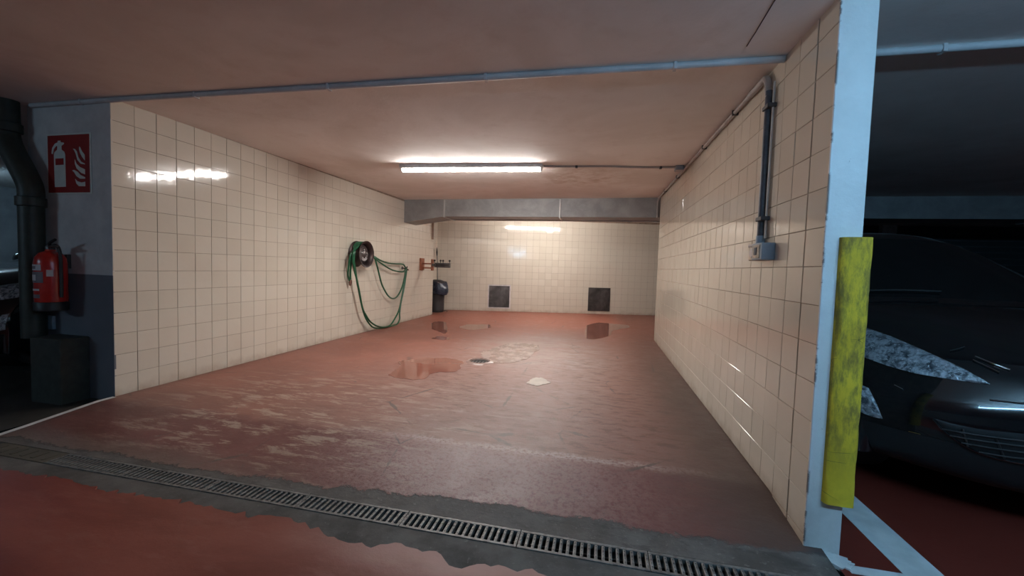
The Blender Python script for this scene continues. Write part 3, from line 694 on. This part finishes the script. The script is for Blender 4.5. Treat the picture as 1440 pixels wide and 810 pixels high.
strands += [S6[::-1] + rimtop(.104)[:6] + hose_pts([(495.5, 356), (493.8, 366), (492.9, 380), (492.7, 393)], .11, .06)]
strands += [rimtop(.125)[2:6] + hose_pts([(493.5, 357), (490.6, 372), (489.4, 386), (491.3, 394.5)], .10, .05)]
hose = thing('garden_hose', 'green garden hose looped over the wheel rim and wall hook', 'hose', (XL+.1, 5.6, .0))
m = MB()
for st in strands: m.tube(smooth_path(st, 5), .0125, 9)
m.build('tube', GREEN, hose)
p = atX(492.6, 396.5, XL+.055); m = MB(); m.lathe([(.012, .03), (.020, .025), (.022, -.01), (.017, -.035), (.012, -.05)], p, 'Z', 12); m.build('fitting', BRASS, hose)
t = thing('hose_hook', 'dark hook on the tiled wall holding the green hose', 'hook', (XL, hk.y, hk.z))
m = MB(); m.tube(smooth_path([(XL-.002, hk.y, hk.z-.012), (XL+.05, hk.y, hk.z-.016), (XL+.085, hk.y, hk.z-.012), (XL+.095, hk.y, hk.z+.02)], 4), .010, 8); m.build('peg', STEEL, t)
m = MB(); m.lathe([(.028, -.001), (.028, .006), (.0, .007)], (XL, hk.y, hk.z-.012), 'X', 14); m.build('plate', STEEL, t)
p = atX(573.5, 379, XL+.06); m = MB(); m.tube([p+Vector((-.062, 0, 0)), p, p+Vector((.012, 0, -.012))], .014, 8); m.build('bracket', BRASS, t)

# ------------------------------------------------------------------ chamois wringer on a wooden bracket
wy, wz = 7.30, 1.025
t = thing('wringer', 'hand wringer with black knobs on a red-brown bracket at the wall end', 'wringer', (XL, wy, wz-.11))
m = MB(); m.box((XL-.002, wy-.10, wz-.115), (XL+.03, wy+.06, wz+.115), bev=.004); m.build('wall_plate', WOOD, t)
m = MB(); m.box((XL+.205, wy-.04, wz-.115), (XL+.235, wy+.04, wz+.10), bev=.004); m.build('end_plate', WOOD, t)
for z in (wz+.015, wz-.065):
    m = MB(); m.box((XL+.02, wy-.02, z-.015), (XL+.21, wy+.02, z+.012), bev=.003); m.build('arm', WOOD, t)
m = MB(); m.box((XL+.225, wy-.045, wz-.03), (XL+.30, wy+.045, wz+.02), bev=.004); m.build('clamp', STEEL, t)
for z, r in ((wz+.012, .030), (wz-.028, .030)):
    m = MB(); m.lathe([(.010, .26), (r*.8, .275), (r*.8, .56), (.010, .58)], (XL, wy, z), 'X', 16); m.build('roller', STEEL, t)
for x in (.285, .565):
    m = MB(); m.box((XL+x-.012, wy-.032, wz-.052), (XL+x+.010, wy+.032, wz+.036), bev=.004); m.build('end_frame', STEEL, t)
for x in (.265, .385, .435, .565):
    m = MB(); q = Vector((XL+x, wy, wz+.03)); m.tube([q, q+Vector((0, 0, .035))], .007, 8); m.lathe([(.0, .03), (.016, .034), (.021, .05), (.014, .064), (.0, .068)], q, 'Z', 12); m.build('knob', BLACK, t)

# ------------------------------------------------------------------ bin and mop in the recess
bc = Vector((-3.463, 8.34, 0)); t = thing('waste_bin', 'dark grey waste bin with a blue-black bag in the tiled recess', 'bin', bc)
m = MB(); m.lathe([(.135, .0), (.142, .012), (.165, .36), (.172, .60), (.182, .61), (.182, .64), (.165, .64), (.155, .05), (.0, .05)], bc, n=28); m.build('body', BINP, t)
rb = random.Random(9); P = []
for i, (r, z) in enumerate(((.150, .60), (.178, .655), (.194, .645), (.200, .58), (.203, .48), (.197, .40), (.188, .385))):
    sag = (0, .01, .03, .06, .085, .07, .02)[i]
    P.append([(bc.x+(r+sag*max(0, math.cos(a+.5))**2+.012*math.sin(a*7+i)+rb.gauss(0, .004))*math.cos(a), bc.y+(r+sag*max(0, math.cos(a+.5))**2+.012*math.sin(a*7+i)+rb.gauss(0, .004))*math.sin(a), z+.018*math.sin(a*3)) for a in [2*math.pi*k/40 for k in range(40)]]); P[-1].append(P[-1][0])
m = MB(); m.grid(P); m.build('bag', BAG, t)
m = MB(); m.lathe([(.176, .645), (.15, .675), (.08, .70), (.0, .705)], bc, n=28); m.build('lid', BINP, t)
m = MB(); q = bc + Vector((.13, -.02, 0)); m.tube(smooth_path([q+Vector((0, -.04, .02)), q+Vector((.09, -.04, .045)), q+Vector((.10, .02, .045)), q+Vector((.10, .05, .012))], 4), .008, 8); m.build('pedal', STEEL, t)
mb, mt = Vector((-3.50, 8.44, .70)), Vector((-3.60, 8.60, 1.41))
t = thing('broom', 'thin dark stick leaning in the recess above the bin', 'broom', mb)
m = MB(); m.tube([mb, mb.lerp(mt, .85)], .009, 8); m.build('handle', STEEL, t)
m = MB(); m.tube([mb.lerp(mt, .74), mb.lerp(mt, .85), mt], [.012, .020, .006], 8); m.build('tip', BLACK, t)

# ------------------------------------------------------------------ fire point on the pillar
sy = YL0+.004; sx0, sx1, sz0, sz1 = -3.946, -3.550, 1.449, 1.856
t = thing('fire_sign', 'red fire extinguisher sign with pale pictogram on the pillar', 'sign', ((sx0+sx1)/2, sy, sz0))
m = MB(); m.box((sx0-.012, sy-.006, sz0-.012), (sx1+.012, sy+.001, sz1+.012), bev=.002); m.build('backing', SIGNWHITE, t)
m = MB(); m.box((sx0, sy-.008, sz0), (sx1, sy-.004, sz1), bev=.001); m.build('panel', SIGNRED, t)
W_, H_ = sx1-sx0, sz1-sz0
def sg(x, y): return (sx0 + (x-107)/448*W_, sz1 - (y-92)/612*H_)
def picto(name, pts, mat=SIGNWHITE, d=.0092):
    m = MB(); m.prism([sg(*p) for p in pts], lambda u, v, q: (u, sy-q, v), .006, d); return m.build(name, mat, t)
picto('pictogram_extinguisher', [(180, 645), (177, 300), (186, 270), (214, 246), (216, 205), (205, 205), (180, 235), (166, 290), (150, 285), (160, 225), (190, 180), (222, 168), (222, 150), (252, 150), (252, 166), (285, 172), (290, 185), (262, 205), (262, 246), (290, 268), (300, 300), (300, 642)])
picto('pictogram_label', [(195, 340), (283, 338), (283, 408), (195, 410)], SIGNRED, .0102)
picto('pictogram_flame', [(452, 220), (462, 228), (480, 270), (508, 310), (508, 368), (480, 330), (460, 290), (450, 250)])
picto('pictogram_flame', [(385, 240), (405, 245), (425, 270), (440, 330), (470, 380), (508, 402), (508, 410), (465, 402), (430, 360), (415, 300), (400, 262)])
picto('pictogram_flame', [(402, 355), (420, 400), (455, 435), (508, 462), (508, 515), (470, 500), (420, 450), (402, 400)])
picto('pictogram_flame', [(372, 470), (392, 465), (430, 485), (460, 520), (508, 545), (508, 560), (455, 560), (415, 530), (395, 492)])
picto('pictogram_flame', [(402, 560), (425, 585), (470, 600), (508, 592), (508, 640), (440, 638), (415, 610)])

ex = atY(70.5, 390, 2.115); exx = ex.x; ey = 2.12
t = thing('fire_extinguisher', 'red fire extinguisher hanging on the pillar beside the dark pipe', 'extinguisher', (exx, ey, .60))
m = MB(); R = .084; z0 = .605
m.lathe([(R*.75, z0+.03), (R*.98, z0+.055), (R, z0+.075), (R, z0+.335), (R*.93, z0+.375), (R*.7, z0+.405), (R*.34, z0+.42), (R*.30, z0+.432)], (exx, ey, 0), n=28); m.build('cylinder', RED, t)
m = MB(); m.lathe([(R*.86, z0), (R*1.04, z0+.006), (R*1.05, z0+.06), (R*1.0, z0+.066)], (exx, ey, 0), n=28); m.build('foot_ring', BLACK, t)
m = MB(); m.lathe([(.024, z0+.42), (.026, z0+.45), (.018, z0+.465), (.0, z0+.47)], (exx, ey, 0), n=16); m.build('valve', STEEL, t)
m = MB(); m.tube(smooth_path([(exx, ey, z0+.45), (exx+.03, ey-.02, z0+.475), (exx+.10, ey-.03, z0+.50)], 4), .009, 8); m.build('lever', BLACK, t)
m = MB(); m.tube(smooth_path([(exx, ey, z0+.44), (exx+.05, ey-.03, z0+.45), (exx+.12, ey-.03, z0+.455)], 4), .008, 8); m.build('carry_handle', STEEL, t)
m = MB(); m.tube(smooth_path([(exx+.01, ey-.01, z0+.445), (exx+.075, ey-.01, z0+.46), (exx+.10, ey-.005, z0+.40), (exx+.097, ey, z0+.25), (exx+.096, ey, z0+.10)], 6), .010, 8); m.build('hose', BLACK, t)
def exlabel(name, a0, a1, za, zb, mat, r=R+.0012):
    m = MB(); n = 8; V = [[(exx+r*math.cos(math.radians(a0+(a1-a0)*k/n)), ey+r*math.sin(math.radians(a0+(a1-a0)*k/n)), z) for k in range(n+1)] for z in (za, zb)]; m.grid(V); m.build(name, mat, t)
exlabel('label', -118, -62, z0+.285, z0+.325, LABEL); exlabel('label', -118, -55, z0+.20, z0+.275, LABELD); exlabel('label', -44, -22, z0+.245, z0+.29, LABEL)
exlabel('label', -116, -84, z0+.215, z0+.255, LABEL, R+.002); exlabel('label', -115, -70, z0+.145, z0+.158, LABEL); exlabel('label', -105, -68, z0+.095, z0+.12, LABELD); exlabel('label_print', -112, -84, z0+.295, z0+.315, LABELD, R+.002)
m = MB(); m.box((exx-.02, ey+R-.004, z0+.30), (exx+.02, sy+.002, z0+.40)); m.build('bracket', STEEL, t)

# drain pipe and its boxing
pr = .066; pyc = 2.135
ptop, pmid, plow = atY(8, 127, pyc), atY(10, 205, pyc), atY(43, 262, pyc)
t = thing('drain_pipe', 'thick dark drain pipe with an offset bend in front of the pillar', 'pipe', (plow.x, pyc, .45))
zt = ceil(-4.2, 2.1)
m = MB(); m.tube([(plow.x, pyc, .40), (plow.x, pyc, plow.z-.10)], pr, 18); m.build('lower_pipe', PIPEDK, t)
m = MB(); m.tube(smooth_path([(plow.x, pyc, plow.z-.12), (plow.x, pyc, plow.z-.02), (plow.x-.05, pyc, plow.z+.08), (ptop.x+.05, pyc, pmid.z-.04), (ptop.x, pyc, pmid.z+.06), (ptop.x, pyc, pmid.z+.14)], 5), pr*1.03, 18); m.build('bend', PIPEDK, t)
m = MB(); m.tube([(ptop.x, pyc, pmid.z+.10), (ptop.x, pyc, zt+.01)], pr, 18); m.build('upper_pipe', PIPEDK, t)
for x, z in ((ptop.x, pmid.z+.13), (plow.x, plow.z-.11)):
    m = MB(); m.lathe([(pr+.001, z-.035), (pr+.012, z-.03), (pr+.012, z+.03), (pr+.001, z+.035)], (x, pyc, 0), n=18); m.build('collar', PIPEDK, t)
p0, p1 = atY(25, 470, 2.06), atY(85, 468, 2.06)
m = MB(); m.box((p0.x+.12, 2.055, -.05), (p1.x, sy+.002, .42), bev=.008)
tag(m.build('pipe_boxing', BOXING, origin=((p0.x+p1.x)/2, 2.13, -.05)), 'dark box around the foot of the drain pipe by the pillar', 'boxing')
m = MB(); q = atY(70, 453, sy); m.box((q.x-.015, sy-.02, q.z-.05), (q.x+.06, sy+.002, q.z+.05), bev=.004)
tag(m.build('junction_box', BOXBLUE, origin=(q.x, sy, q.z-.05)), 'small pale box on the pillar under the fire extinguisher', 'junction box')

# ------------------------------------------------------------------ yellow guard on the post
g0z, g1z = .152, 1.162
t = thing('corner_guard', 'scuffed yellow foam guard on the corner of the white post', 'corner guard', (.935, 1.74, g0z))
m = MB(); P = []
prof = [(.866, 1.7555), (.868, 1.738), (.880, 1.728), (.944, 1.724), (.958, 1.728), (.966, 1.740), (.968, 1.82), (.962, 1.83), (.9415, 1.83), (.9415, 1.7555)]
n = 26
for i in range(n+1):
    z = g0z+(g1z-g0z)*i/n; P.append([(x+(rb.gauss(0, .0008) if 0 < k < 7 else 0), y+(rb.gauss(0, .0008) if 0 < k < 7 else 0), z) for k, (x, y) in enumerate(prof)]); P[-1].append(P[-1][0])
m.grid(P, smooth=True); m.f.append([len(prof)*0+k for k in range(len(prof))]); m.mi.append(0); m.sm.append(False)
o_ = n*(len(prof)+1); m.f.append([o_+k for k in range(len(prof))]); m.mi.append(0); m.sm.append(False)
m.build('foam', FOAM, t)

# small pale cabinet on the rear wall behind the car
q0, q1 = atY(1236, 331, 10.2), atY(1258, 315, 10.2); m = MB(); m.box((q0.x, 10.10, q0.z), (q1.x, 10.235, q1.z), bev=.01)
tag(m.build('wall_cabinet', WHITE, origin=((q0.x+q1.x)/2, 10.23, q0.z)), 'small pale cabinet high on the dark rear wall behind the black car', 'cabinet')

# ------------------------------------------------------------------ black hatchback
CX, CY, CZ = 2.15, 1.95, ZD
ST = [  # y at centre, z, half width, sweep of the corner, drop at the edge
 (.12, .17, .72, .34, 0), (.03, .22, .79, .36, 0), (.0, .36, .85, .38, 0), (.0, .50, .87, .42, 0), (.03, .60, .87, .50, 0), (.08, .68, .865, .56, .0),
 (.20, .75, .86, .50, .02), (.55, .86, .85, .28, .06), (.92, .93, .84, .12, .06), (1.12, .955, .83, .08, .06), (1.80, 1.38, .64, .12, .07), (2.3, 1.45, .62, .04, .08), (3.2, 1.40, .60, 0, .08), (3.85, 1.0, .74, -.08, .05), (4.05, .6, .82, -.2, 0), (4.0, .22, .80, -.2, 0)]
def car_rows():
    A = np.array(ST); A = np.vstack([2*A[0]-A[1], A, 2*A[-1]-A[-2]]); out = []; idx = []
    for i in range(1, len(A)-2):
        for j in range(4):
            q = j/4; a, b, c, d = A[i-1:i+3]
            out.append(.5*((2*b)+(c-a)*q+(2*a-5*b+4*c-d)*q*q+(3*b-a-3*c+d)*q**3)); idx.append(i-1+q)
    return out + [A[-2]], idx + [len(ST)-1]
def car_point(rw, tt):
    y, z, hw, sw, dr = rw; a = abs(tt); return Vector((CX + tt*hw, CY + y + sw*a**2.6, CZ + z - dr*a**3))
def build_car():
    t = thing('car', 'black hatchback parked nose out behind the white post', 'car', (CX, CY+2.0, CZ)); b = tuple(t.location)
    rows, idx = car_rows(); ts = [-1+2*k/30 for k in range(31)]
    P = [[car_point(r, k) for k in ts] for r in rows]
    body, ws, sg_, rw_, lip = MB(), MB(), MB(), MB(), MB()
    for i in range(len(rows)-1):
        glass = 9.0 <= idx[i] < 10.0 or 12.25 <= idx[i] < 13.0
        for j in range(30):
            ((ws if idx[i] < 11 else rw_) if glass and 2 <= j < 28 else lip if idx[i] < 2 else body).add([P[i][j], P[i][j+1], P[i+1][j+1], P[i+1][j]], [[0, 1, 2, 3]], 0, True)
        for s, j in ((-1, 0), (1, 30)):
            a, c = P[i][j], P[i+1][j]
            def dn(p, x, z): return Vector((CX+s*x, p.y, min(p.z, CZ+z)))
            L1, L2, L3 = [[dn(p, x, z) for p in (a, c)] for x, z in ((.845, .92), (.875, .60), (.85, .20))]
            if idx[i] < 5: L1 = [a, c]; L2 = [a, c]; L3 = [dn(p, abs(p.x-CX), .20) for p in (a, c)]
            (sg_ if 9.5 <= idx[i] < 12.75 else body).add([a, c, L1[1], L1[0]], [[0, 1, 2, 3]], 0, True)
            body.add([L1[0], L1[1], L2[1], L2[0]], [[0, 1, 2, 3]], 0, True); body.add([L2[0], L2[1], L3[1], L3[0]], [[0, 1, 2, 3]], 0, True)
    body.box((CX-.70, CY+.45, CZ+.18), (CX+.70, CY+3.7, CZ+.24))
    def weld(o):
        bm = bmesh.new(); bm.from_mesh(o.data); bmesh.ops.remove_doubles(bm, verts=bm.verts, dist=.0005); bmesh.ops.recalc_face_normals(bm, faces=bm.faces); bm.to_mesh(o.data); bm.free(); return o
    weld(body.build('body', CARPAINT, t)); weld(ws.build('windscreen', CARGLASS, t)); weld(lip.build('lower_bumper', CARTRIM, t)); weld(rw_.build('rear_window', CARGLASS, t)); weld(sg_.build('side_window', CARGLASS, t))
    # a smooth shell to lay the lamps and the grille on
    tv = [p for r in P for p in r]; tf = [(i*31+j, i*31+j+1, (i+1)*31+j+1, (i+1)*31+j) for i in range(len(rows)-1) for j in range(30)]
    bvh = BVHTree.FromPolygons(tv, tf)
    def hit(px, py, off=.004):
        d = ray(px, py).normalized(); loc, nor, k, dist = bvh.ray_cast(EYE, d)
        if loc is None: return None
        if nor.dot(d) > 0: nor = -nor
        return loc + nor*off
    def mir(pts): return [Vector((2*CX-p.x, p.y, p.z)) for p in pts]
    def patch(name, top, bot, n, mmat, off, rows_=5):
        Q = []
        for k in range(n+1):
            s = k/n; x = np.interp(s, [0, 1], [top[0][0], top[-1][0]]); xb = np.interp(s, [0, 1], [bot[0][0], bot[-1][0]])
            yt = np.interp(x, [q[0] for q in top], [q[1] for q in top]); yb = np.interp(xb, [q[0] for q in bot], [q[1] for q in bot])
            colm = []
            for r in range(rows_+1):
                w = r/rows_; h = hit(x+(xb-x)*w, yt+(yb-yt)*w, off*(1 if 0 < r < rows_ and 0 < k < n else .2))
                if h is None: break
                colm.append(h)
            if len(colm) == rows_+1: Q.append(colm)
        if len(Q) < 2: return None
        m = MB(); m.grid(Q); o = m.build(name, mmat, t)
        m = MB(); m.grid([mir(c) for c in Q]); m.build(name, mmat, t); return o
    def strip(name, pts, r, mmat, off=.006, mirror=True):
        h = [hit(x, y, off) for x, y in pts]; h = [p for p in h if p is not None]
        if len(h) < 2: return
        m = MB(); m.tube(smooth_path(h, 4) if len(h) > 2 else h, r, 7); m.build(name, mmat, t)
        if mirror: m = MB(); m.tube(smooth_path(mir(h), 4) if len(h) > 2 else mir(h), r, 7); m.build(name, mmat, t)
    patch('headlight', [(1185, 452), (1211, 459), (1250, 472), (1290, 489), (1330, 507), (1360, 521), (1392, 540)], [(1185, 490), (1208, 500), (1246, 514), (1285, 525), (1320, 531), (1360, 537), (1392, 541)], 26, LENS, .010, 8)
    patch('fog_lamp', [(1190, 533), (1204, 538), (1222, 546), (1234, 570), (1241, 588)], [(1190, 568), (1204, 576), (1216, 582), (1230, 587), (1241, 589)], 8, LENS, .008, 5)
    patch('lower_grille', [(1313, 588), (1340, 596), (1380, 604), (1440, 610), (1560, 622)], [(1313, 589), (1335, 612), (1361, 629), (1400, 643), (1560, 672)], 20, CARTRIM, .003, 5)
    strip('grille_rim', [(1313, 589), (1325, 603), (1338, 614), (1361, 629), (1394, 642), (1440, 652), (1520, 662)], .005, CARPAINT)
    for q in ([(1325, 602.5), (1350, 607), (1390, 613), (1440, 619), (1520, 628)], [(1336, 611.5), (1376, 618.5), (1410, 623), (1440, 626.5), (1520, 635)], [(1352, 621.5), (1402, 630), (1440, 635), (1520, 643)], [(1376, 634), (1410, 640), (1440, 643.5), (1520, 652)]):
        strip('grille_bar', q, .0035, STEEL, .010)
    for q in ([(1354, 603), (1361, 627)], [(1401, 617), (1411.5, 643)], [(1460, 624), (1476, 657)]): strip('grille_post', q, .004, STEEL, .008)
    strip('grille_trim', [(1392, 562.5), (1415, 565), (1440, 567.5), (1500, 573)], .0028, CHROME)
    strip('bonnet_glint', [(1371, 502.5), (1395, 512), (1420, 521)], .0035, CHROME); strip('bonnet_glint', [(1368, 507), (1387, 516), (1405, 524.5)], .0025, CHROME)  # thin bright tubes imitate lamp reflections along the bonnet crease
    strip('bonnet_gap', [(1336, 494), (1346, 492), (1356, 489)], .002, CARTRIM)
    strip('bumper_trim', [(1278, 606), (1295, 610)], .0022, CHROME); strip('bumper_trim', [(1258, 542), (1270, 548)], .002, CHROME)
    strip('wiper', [(1200, 411), (1260, 410), (1322, 412)], .006, CARTRIM, .012, False)
    m = MB(); m.box((CX-.26, CY-.012, CZ+.40), (CX+.26, CY+.002, CZ+.51), bev=.004); m.build('number_plate', CARTRIM, t)
    for s in (-1, 1):
        q = Vector((CX+s*.93, CY+1.42, CZ+.97)); m = MB(); P2 = []
        for i in range(9):
            th = math.pi*i/8; P2.append([q+Vector((.10*math.cos(th), .06*math.sin(th)*math.sin(a), .07*math.sin(th)*math.cos(a))) for a in [2*math.pi*k/12 for k in range(13)]])
        m.grid(P2); m.tube([q+Vector((-s*.06, .02, -.02)), q+Vector((-s*.14, .05, -.05))], .02, 8); m.build('mirror', CARPAINT, t)
        for y in (.78, 3.35):
            c = Vector((CX+s*.70, CY+y, CZ+.31)); m = MB(); m.lathe([(.20, -.09*s), (.29, -.09*s), (.31, -.07*s), (.31, .11*s), (.295, .13*s), (.20, .13*s)], c, 'X', 28); wv = m.build('tyre', TYRE, t)
            m = MB(); m.lathe([(.205, .12*s), (.17, .10*s), (.06, .115*s), (.0, .118*s)], c, 'X', 28); m.build('wheel_disc', ALLOY, t)
    return t
car = build_car()
c2 = copy_tree(car); c2.location = (-5.66, 2.02+2.0, -.034); c2['label'] = 'dark car in the bay beyond the drain pipe'
